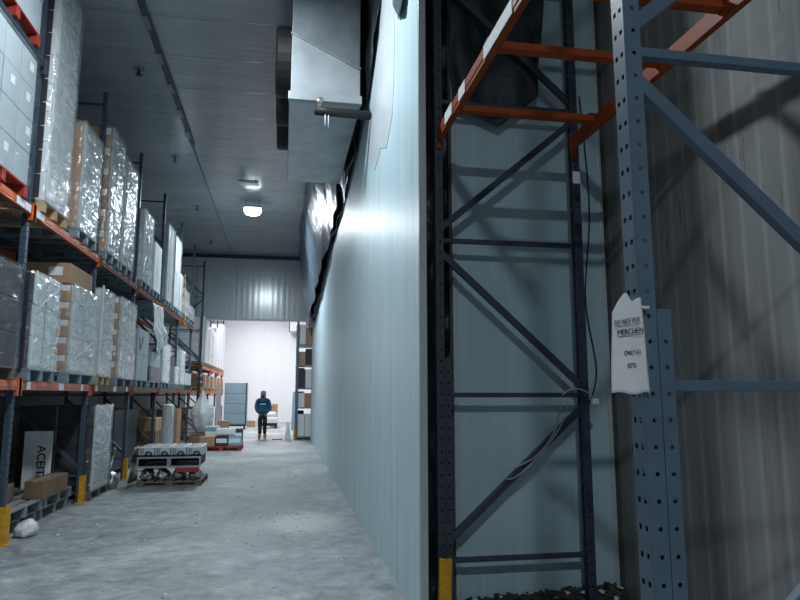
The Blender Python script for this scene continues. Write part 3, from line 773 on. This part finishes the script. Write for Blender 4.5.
# shelving at the end of the partition
sx = thing('shelf_rack', (.98, 25.1, 0), 'grey shelving full of brown boxes at the far end of the partition', 'shelving')
for x in (-.48, .55):
    for y in (-.9, .5):
        MB().box(x-.04, x+.04, y-.04, y+.04, 0, 4.3).build('post', 'steel_blue', sx, bevel=.004)
SZ = [.12, 1.15, 1.85, 2.7, 3.45]
for z in SZ:
    MB().box(-.5, .57, -.92, .52, z-.04, z).build('shelf', 'steel_grey', sx, bevel=.004)
    MB().box(-.53, -.5, -.92, .52, z-.1, z+.01).build('shelf_edge', 'orange', sx, bevel=.003)
MB().box(-.13, -.05, -.1, .1, 0, .01).build('foot', 'steel_dark', sx)
tag(MB().box(.4, .47, 24.05, 24.15, 0, .42).build('post_guard', 'yellow', bevel=.01), 'yellow guard at the foot of the grey shelving', 'post guard')
rg = random.Random(11)
for s_, z in enumerate(SZ):
    gap = (SZ+[4.3])[s_+1]-z-.06
    for q in range(2):
        for k in range(2):
            h = gap*rg.uniform(.68, .97); y0 = 24.26+k*.64+q*.02
            carton(.53+q*.265, .53+q*.265+.25, y0, y0+.58, z+.002, z+.002+h, rg.choice(['kraft', 'kraft', 'kraft_dark', 'carton_dark', 'carton_white']),
                   f'carton on the {ORD[s_]} shelf of the grey shelving, {"aisle" if q == 0 else "partition"} side, {"front" if k == 0 else "rear"} row', tape=False)

# ------------------------------------------------------------------ cooler unit under the ceiling
ac = thing('evaporator_unit', (.43, 0, 0), 'large galvanised cooler unit hung under the ceiling beside the partition', 'cooler')
MB().box(-.43, .43, 7.72, 10.8, 5.3, 7.04).build('casing', 'galv', ac, bevel=.008)
m = MB(); m.prism([(-.43, 5.3), (.43, 5.3), (.43, 5.66), (-.43, 6.08)], .022, Matrix(((1, 0, 0, 0), (0, 0, 1, 7.697), (0, 1, 0, 0), (0, 0, 0, 1)))); m.build('front_sheet', 'sheet_grey', ac, bevel=.004)
MB().bar((-.44, 7.7, 6.1), (.44, 7.7, 5.68), .05, .04).build('seam_strip', 'galv', ac, bevel=.01)
m = MB(); m.box(-.46, .45, 7.66, 7.74, 5.2, 5.31); m.build('front_lip', 'sheet_grey', ac, bevel=.008)
MB().box(-.45, .44, 7.74, 10.82, 5.2, 5.3).build('drip_pan', 'galv', ac, bevel=.01)
for k in range(3):
    yc = 8.38+k*.98
    rg = MB()
    Mx = Matrix.Translation((-.435, yc, 6.05)) @ Matrix.Rotation(-PI/2, 4, 'Y')
    n = 28
    outer = [(.44*math.cos(2*PI*q/n), .44*math.sin(2*PI*q/n)) for q in range(n)]
    prof = [(.46, 0), (.46, .17), (.43, .2), (.4, .17), (.4, 0)]
    rings = [[rg.b.verts.new(Mx @ Vector((r_*math.cos(2*PI*q/n), r_*math.sin(2*PI*q/n), z_))) for q in range(n)] for r_, z_ in prof]
    for A, B in zip(rings, rings[1:]):
        for q in range(n): rg.b.faces.new((A[q], A[(q+1) % n], B[(q+1) % n], B[q]))
    fr = rg.build('fan_shroud', 'black_rubber', ac)
    g_ = MB()
    for r_ in (.1, .18, .26, .34):
        g_.tube([Mx @ Vector((r_*math.cos(2*PI*q/24), r_*math.sin(2*PI*q/24), .19)) for q in range(25)], .006, 5, False)
    for q in range(4):
        a = PI*q/4; g_.tube([Mx @ Vector((.42*math.cos(a), .42*math.sin(a), .185)), Mx @ Vector((-.42*math.cos(a), -.42*math.sin(a), .185))], .006, 5)
    g_.build('guard_wire', 'steel_grey', fr)
    bl = MB()
    for q in range(5):
        a = 2*PI*q/5
        bl.bar(Mx @ Vector((.06*math.cos(a), .06*math.sin(a), .05)), Mx @ Vector((.37*math.cos(a), .37*math.sin(a), .05)), .14, .01, (1, .4, .3))
    bl.tube([Mx @ Vector((0, 0, .01)), Mx @ Vector((0, 0, .09))], .07, 14)
    bl.build('fan_blades', 'galv', fr)
pp = thing('drain_pipe', (.25, 7.58, 5.08), 'black lagged drain pipe with a valve under the cooler unit', 'pipe')
MB().tube([(.04, 0, -.045), (.2, .0, -.05), (.73, .05, -.035)], .055, 12).build('lagging', 'black_rubber', pp)
MB().tube([(.1, 0, -.03), (.1, .0, .12)], .035, 10).tube([(.06, 0, .07), (.14, 0, .07)], .05, 10).build('valve', 'brass', pp)
MB().tube([(.17, -.02, -.08), (.17, -.02, -.24)], .008, 6).tube([(.21, -.02, -.08), (.21, -.02, -.27)], .006, 6).build('drip_icicles', 'foam', pp)

# ------------------------------------------------------------------ plastic sheets
hang_sheet('plastic_sheet', 'black_sheet', 'black plastic sheet hung from the ceiling down over the top of the long partition',  # far part is the drape; near stretch stands in black for the dark void
           [(.97, 6.3, 7.04), (.95, 7.0, 7.04), (.93, 8.5, 7.04), (.9, 10.5, 7.04), (.68, 11.2, 7.04), (.62, 14, 7.04), (.62, 18, 7.04), (.62, 24.1, 7.04)],
           [(.97, 6.35, 6.9), (.965, 6.95, 5.8), (.965, 7.8, 5.3), (.965, 9.8, 5.05), (.965, 11.2, 4.95), (.965, 15, 4.8), (.965, 19, 4.3), (.93, 24.0, 3.9)], 120, 40, .09, 1.6, 2, axis=(-1, 0, 0), xmax=.99)
hang_sheet('plastic_sheet', 'slate_sheet', 'slate grey plastic flap bulging out of the black sheet above the far partition end',
[(.44, 24.6, 7.03), (.46, 15.5, 7.03), (.62, 12.3, 7.0), (.86, 11.3, 6.95)], [(.8, 23.5, 3.95), (.84, 17, 4.5), (.88, 13.5, 4.9), (.93, 11.6, 5.0)], 70, 40, .1, 1.3, 7, axis=(-.7, -.7, 0))
hang_sheet('plastic_sheet', 'black_sheet', 'narrow strip of crumpled black plastic filling the gap beside the partition edge',
           [(1.075, 5.16, 7.0), (1.36, 5.24, 7.0)], [(1.075, 5.16, .01), (1.36, 5.24, .01)], 14, 140, .07, 5, 4, axis=(0, -1, 0))
tp = hang_sheet('tarpaulin', 'tarp', 'crumpled black tarpaulin bundled over the frame in front of the teal panel',
           [(1.2, 4.98, 6.4), (1.75, 4.98, 6.45), (2.22, 4.98, 6.3)], [(1.33, 4.98, 3.98), (1.72, 4.98, 3.82), (2.06, 4.98, 4.1)], 40, 60, .12, 2.6, 6, 'tarpaulin', axis=(0, -1, 0))
hang_sheet('plastic_scrap', 'slate_sheet', 'dark blue plastic scrap caught on the face of the partition near the top',
           [(.975, 4.95, 5.4), (.975, 6.3, 6.1)], [(.975, 5.3, 4.98), (.975, 5.62, 5.12)], 14, 14, .035, 5, 8, axis=(-1, 0, 0))
# torn film on the near part of the partition
fm = MB()
poly = [(5.75, 6.8), (5.8, 6.0), (5.9, 5.4), (5.95, 4.6), (6.05, 4.35), (6.4, 4.15), (6.8, 4.3), (7.3, 4.22), (7.75, 4.5), (7.7, 4.75), (8.1, 4.86), (7.75, 4.95), (7.5, 5.25), (7.1, 5.55), (6.9, 5.9), (6.55, 6.2), (6.3, 6.7)]
fm.prism(poly, .004, Matrix(((0, 0, 1, .9955), (1, 0, 0, 0), (0, 1, 0, 0), (0, 0, 0, 1))))
tag(fm.build('protective_film', 'film'), 'torn white protective film peeling off the near part of the partition', 'film')

# ------------------------------------------------------------------ paper sign, cables, small things
sg = thing('paper_sign', (1.078, 1.915, 1.605), 'white paper sign with handwriting taped to the perforated upright', 'sign', rz=0)
b = bmesh.new()
TP = [(0, .255), (.45, .325), (.54, .325), (.66, .293), (.85, .3), (1.01, .308)]
def out_top(u):
    for (a, b_), (c_, d_) in zip(TP, TP[1:]):
        if a <= u <= c_: return b_+(d_-b_)*(u-a)/(c_-a)
G = []
for j in range(25):
    row = []
    for i in range(17):
        u, v = i/16, j/24
        xl, xr = -.056+.008*v, .073-.018*v
        zt = out_top(u)
        x = xl+(xr-xl)*u; z = .004*math.sin(u*9)+zt*v
        y = -.004*math.cos((u-.5)*PI*1.2)+.003*math.sin(u*7+v*5)+(.02*max(0, .4-u)*(1-v))
        row.append(b.verts.new((x, y, z)))
    G.append(row)
for j in range(24):
    for i in range(16): b.faces.new((G[j][i], G[j][i+1], G[j+1][i+1], G[j+1][i])).smooth = True
m = MB(); m.b.free(); m.b = b; m.build('sheet', 'label', sg, solid=.0012)
def sign_text(t, x, z, size, kx, sk):
    mt = Matrix.Translation((x, -.0095, z)) @ Matrix.Rotation(PI/2, 4, 'X') @ Matrix.Rotation(sk, 4, 'Z') @ Matrix.Diagonal((kx, 1, 1, 1))
    return txt(t, size, 'ink', sg, mt)
sign_text('DO NOT PUT', -.044, .214, .0225, .66, .16)
sign_text('MERCHEN', -.036, .183, .025, .8, .12)
sign_text('ONLY FO', -.016, .119, .021, .66, .08)
sign_text('ESTE', -.007, .08, .02, .75, .06)
for (xa, za, xb, zb) in ((-.044, .209, .046, .2235), (-.036, .178, .052, .1885)):
    MB().bar((xa, -.0095, za), (xb, -.0095, zb), .0008, .0018, (0, 0, 1)).build('underline', 'ink', sg)
MB().box(.05, .082, -.005, .022, .272, .28).build('tape', 'foam', sg)
for k, (x, z0, z1, lb) in enumerate(((1.005, 1.905, 1.95, 'thin white cable tie end hanging above the paper sign, farther from the upright'), (1.037, 1.925, 1.965, 'thin white cable tie end above the paper sign, closer to the upright'))):
    pass
def rope(name, pts, r, mat, label, cat='cable', n=6):
    # smooth catmull-rom through the points
    P = [Vector(p) for p in pts]; out = []
    for i in range(len(P)-1):
        p0, p1, p2, p3 = P[max(i-1, 0)], P[i], P[i+1], P[min(i+2, len(P)-1)]
        for k in range(8):
            t = k/8
            out.append(.5*((2*p1)+(p2-p0)*t+(2*p0-5*p1+4*p2-p3)*t*t+(3*p1-p0-3*p2+p3)*t**3))
    out.append(P[-1])
    return tag(MB().tube(out, r, n).build(name, mat), label, cat)
yb = 4.80
rope('cable', [(2.17, yb, 1.55), (2.15, yb-.02, 1.45), (2.02, yb-.02, 1.25), (1.85, yb-.02, 1.08), (1.7, yb-.02, .98), (1.62, yb-.02, 1.02), (1.75, yb-.02, 1.07), (1.9, yb-.03, 1.15), (2.05, yb-.03, 1.33), (2.12, yb-.02, 1.57)], .0055, 'wire', 'pale loop of loose cable hanging on the diagonal brace before the teal panel')
rope('cable', [(2.12, yb-.03, 1.6), (2.2, yb-.06, 1.65), (2.3, yb-.1, 1.62), (2.345, yb-.1, 1.57)], .006, 'wire', 'short pale cable with a plug crossing the rear post of the dark frame')
tag(MB().box(2.32, 2.375, yb-.13, yb-.09, 1.53, 1.575).build('cable_plug', 'foam', bevel=.006), 'small white plug hanging at the rear post of the dark frame', 'plug')
rope('cable', [(2.5, 5.04, 4.2), (2.55, 5.04, 3.2), (2.48, 5.04, 2.4), (2.55, 5.04, 1.8), (2.42, 4.96, 1.5)], .006, 'black_rubber', 'thin black cable hanging down the teal panel beside the stained wall')

# rubble on the niche floor and flakes on the aisle floor
def _pile():
    x = rr.uniform(1.25, 2.66); d = abs(rr.gauss(0, .25))
    return x, 5.03-d, max(0, .07+.05*(x-1.3)-d*.3)*rr.uniform(.6, 1), rr.uniform(.012, .05), rr
b = MB()
def chunk(b, x, y, z, s, rnd):
    c = [Vector((rnd.uniform(-1, 1), rnd.uniform(-1, 1), rnd.uniform(-.6, .6)))*s for _ in range(9)]
    vs = [b.b.verts.new((x+p.x, y+p.y, max(.0, z+p.z))) for p in c]
    bmesh.ops.convex_hull(b.b, input=vs)
rr = random.Random(3)
for k in range(1000):
    chunk(b, *_pile())
loose = [v for v in b.b.verts if not v.link_faces]
bmesh.ops.delete(b.b, geom=loose, context='VERTS')
tag(b.build('rubble', 'stone'), 'dark broken concrete rubble along the foot of the teal panel', 'rubble', kind='stuff')
b = MB()
for k in range(22):
    x = rr.uniform(1.3, 2.62); d = abs(rr.gauss(0, .2)); chunk(b, x, 4.98-d, max(.02, .085+.05*(x-1.3)-d*.3), rr.uniform(.012, .035), rr)
loose = [v for v in b.b.verts if not v.link_faces]; bmesh.ops.delete(b.b, geom=loose, context='VERTS')
tag(b.build('pale_rubble', 'foam'), 'pale crumbs scattered among the dark rubble under the teal panel', 'rubble', kind='stuff')
b = MB()
for k in range(330):
    x, y = rr.uniform(-2.7, .95), rr.uniform(4.2, 20)
    chunk(b, x, y, .002, rr.uniform(.006, .022), rr)
for k in range(60):
    chunk(b, rr.gauss(.15, .35), rr.gauss(8.6, .5), .002, rr.uniform(.006, .025), rr)
loose = [v for v in b.b.verts if not v.link_faces]; bmesh.ops.delete(b.b, geom=loose, context='VERTS')
tag(b.build('litter', 'foam'), 'small white flakes and crumbs scattered over the aisle floor', 'litter', kind='stuff')

# ------------------------------------------------------------------ ceiling fittings
cdt = thing('ceiling_conduit', (-2.08, 0, ZC), 'dark cable conduit running along the ceiling above the aisle', 'conduit')
MB().box(-.045, .045, 3.0, 14.2, -.06, 0).build('channel', 'steel_dark', cdt, bevel=.005)
for k in range(8): MB().box(-.07, .02, 6.0+k*1.05, 6.0+k*1.05+.35, -.075, -.058).build('clip', 'steel_grey', cdt, bevel=.003)
tag(MB().tube([(-2.1, 14.2, ZC-.015), (-2.1, YH-.1, ZC-.015)], .014, 8).build('ceiling_pipe', 'steel_grey'), 'thin pale pipe continuing along the ceiling past the conduit', 'pipe')
for k, (x, y) in enumerate(((-2.53, 10.9), (-2.6, 15.1), (-2.6, 19.1), (-2.68, 23.5))):
    r = thing('sprinkler', (x, y, ZC), f'small ceiling sprinkler head over the rack, {ORD[k]} along the ceiling', 'sprinkler')
    MB().lathe([(.1, -.012), (.1, 0)], 18).build('rose', 'steel_grey', r)
    MB().lathe([(.05, -.12), (.05, -.1), (.015, -.1), (.015, -.01)], 14).build('head', 'steel_dark', r)
def highbay(x, y, lit, label, loc_z=ZC-.28, w=.62, d=.34, drop=.015):
    r = thing('high_bay_lamp', (x, y, loc_z), label, 'ceiling lamp')
    MB().box(-w/2, w/2, -d/2, d/2, .015, .075).build('housing', 'white_metal', r, bevel=.01)
    if drop > .05: MB().lathe([(.1, .015-drop), (.2, .02-drop*.8), (.24, .015-drop*.3), (.24, .015)], 24).build('diffuser', 'led', r)
    else: MB().box(-w/2+.03, w/2-.03, -d/2+.03, d/2-.03, .0, .015).build('diffuser', 'led' if lit else 'led_dim', r)
    for sx_ in (-1, 1): MB().tube([(sx_*w*.35, 0, .07), (sx_*w*.35, 0, ZC-loc_z)], .006, 6).build('hanger', 'steel_grey', r)
    return r
def area(x, y, z, sx_, sy_, p, col=(.82, .93, 1.), rot=(0, 0, 0)):
    l = bpy.data.lights.new('lamp', 'AREA'); l.shape = 'RECTANGLE'; l.size = sx_; l.size_y = sy_; l.energy = p; l.color = col
    o = bpy.data.objects.new('lamp', l); COL.objects.link(o); o.location = (x, y, z); o.rotation_euler = rot; return o
LX = -.97
highbay(LX, 18.2, True, 'glowing high-bay lamp hanging under the ceiling over the far aisle', ZC-.3, .5, .5, .16)
highbay(LX-.02, 16.2, False, 'unlit high-bay lamp hanging just before the glowing one', ZC-.2, .5, .3)
highbay(LX, 6.0, True, 'glowing high-bay lamp over the near aisle above the photo edge', ZC-.3, .5, .5, .16)
highbay(-.9, -5.0, True, 'glowing high-bay lamp over the aisle behind the camera')
area(LX, 18.2, ZC-.48, .4, .4, 290)
area(LX, 6.0, ZC-.48, .4, .4, 215)
area(-.9, -5.0, ZC-.3, .5, .3, 350)
# bright far room lamps
for y in (29.5, 35.5):
    for x in (-1.2,):
        highbay(x, y, True, f'glowing lamp in the bright far room, {"first" if y < 30 else "second"} beyond the header', ZC-.3, 1.6, .5)
        area(x, y, ZC-.33, 1.5, .5, 430, (.96, .97, 1.))

# ------------------------------------------------------------------ person
def skin_mesh(name, mat, parent, verts, edges, radii, sub=2, root=0):
    me = bpy.data.meshes.new(name); me.from_pydata(verts, edges, []); me.update()
    o = bpy.data.objects.new(name, me); COL.objects.link(o); o.parent = parent
    md = o.modifiers.new('skin', 'SKIN')
    for i, r_ in enumerate(radii):
        sv = me.skin_vertices[0].data[i]; sv.radius = r_ if isinstance(r_, tuple) else (r_, r_); sv.use_root = (i == root)
    md.use_smooth_shade = True
    s = o.modifiers.new('sub', 'SUBSURF'); s.levels = sub; s.render_levels = sub
    me.materials.append(M[mat]); return o
pr = thing('person', (-.72, 25.0, 0), 'person in a blue hooded sweatshirt and black trousers walking in the opening', 'person')
# body (continuous): head/neck/torso/limbs in skin
V = [(0,0,.92),(0,-.01,1.1),(0,-.01,1.3),(0,.0,1.42),(0,-.01,1.5),(0,-.03,1.6),(0,-.03,1.69),
     (.17,.0,1.4),(.23,-.02,1.14),(.12,-.13,1.0),(-.17,.0,1.4),(-.23,-.02,1.14),(-.12,-.13,1.0),
     (.09,0,.88),(.1,-.05,.5),(.09,.06,.1),(.095,-.08,.05),(-.09,0,.88),(-.1,-.09,.5),(-.09,-.12,.1),(-.095,-.27,.05)]
Eg = [(0,1),(1,2),(2,3),(3,4),(4,5),(5,6),(3,7),(7,8),(8,9),(3,10),(10,11),(11,12),(0,13),(13,14),(14,15),(15,16),(0,17),(17,18),(18,19),(19,20)]
R = [(.14,.1),(.14,.1),(.16,.105),(.09,.08),.055,(.078,.09),(.06,.07),.06,.045,.035,.06,.045,.035,.085,.06,.042,.035,.085,.06,.042,.035]
skin_mesh('body', 'skin', pr, V, Eg, R)
skin_mesh('hoodie', 'blue_cloth', pr, [(0,0,.86),(0,-.01,.98),(0,-.01,1.15),(0,-.01,1.32),(0,.0,1.43),(0,.01,1.5),(.2,.0,1.4),(.25,-.02,1.14),(.18,-.14,.98),(.08,-.19,.97),(-.2,.0,1.4),(-.25,-.02,1.14),(-.18,-.14,.98),(-.08,-.19,.97)],
          [(0,1),(1,2),(2,3),(3,4),(4,5),(4,6),(6,7),(7,8),(8,9),(4,10),(10,11),(11,12),(12,13)], [(.19,.13),(.2,.14),(.2,.145),(.2,.14),(.12,.1),(.1,.095),.085,.075,.06,.05,.085,.075,.06,.05], 2, 2)
skin_mesh('trousers', 'black_cloth', pr, [(0,0,.93),(0,0,.86),(.085,0,.82),(.085,-.05,.5),(.085,.05,.16),(-.085,0,.82),(-.085,-.09,.5),(-.085,-.12,.16)],
          [(0,1),(1,2),(2,3),(3,4),(1,5),(5,6),(6,7)], [(.17,.12),(.16,.12),.105,.08,.07,.105,.08,.07], 2, 0)
for sx_, yy in ((1, .05), (-1, -.12)):
    skin_mesh('boot', 'tan', pr, [(sx_*.095, yy, .2), (sx_*.095, yy, .07), (sx_*.1, yy-.1, .055), (sx_*.102, yy-.18, .05)], [(0,1),(1,2),(2,3)], [.07, .065, (.055,.05), (.045,.04)], 2, 1)
# hood ring around the face, beard, eyes, nose, hood back
skin_mesh('hood', 'grey_cloth', pr, [(0,.04,1.5),(0,.03,1.6),(0,.02,1.7),(0,-.02,1.76)], [(0,1),(1,2),(2,3)], [(.1,.07),(.11,.09),(.105,.09),(.07,.05)], 2, 1)
bb = bmesh.new(); bmesh.ops.create_uvsphere(bb, u_segments=14, v_segments=8, radius=1)
for v in bb.verts: v.co = Vector((v.co.x*.062, v.co.y*.04-.095, v.co.z*.055+1.545))
m = MB(); m.b.free(); m.b = bb; m.build('beard', 'hair', pr, smooth=True)
for sx_ in (-1, 1):
    bb = bmesh.new(); bmesh.ops.create_uvsphere(bb, u_segments=8, v_segments=6, radius=.011)
    for v in bb.verts: v.co += Vector((sx_*.03, -.118, 1.62))
    m = MB(); m.b.free(); m.b = bb; m.build('eye', 'hair', pr, smooth=True)
MB().tube([(0, -.115, 1.625), (0, -.14, 1.59)], [.01, .017], 8).build('nose', 'skin', pr)
m = MB()
for k in range(7): m.box(-.1+k*.03, -.1+k*.03+.022, -.17, -.158, 1.25, 1.29)
m.build('chest_print', 'label', pr)

# ------------------------------------------------------------------ world
w = bpy.data.worlds.new('world'); S.world = w; w.use_nodes = True
w.node_tree.nodes['Background'].inputs[0].default_value = (.45, .6, .7, 1)
w.node_tree.nodes['Background'].inputs[1].default_value = .004
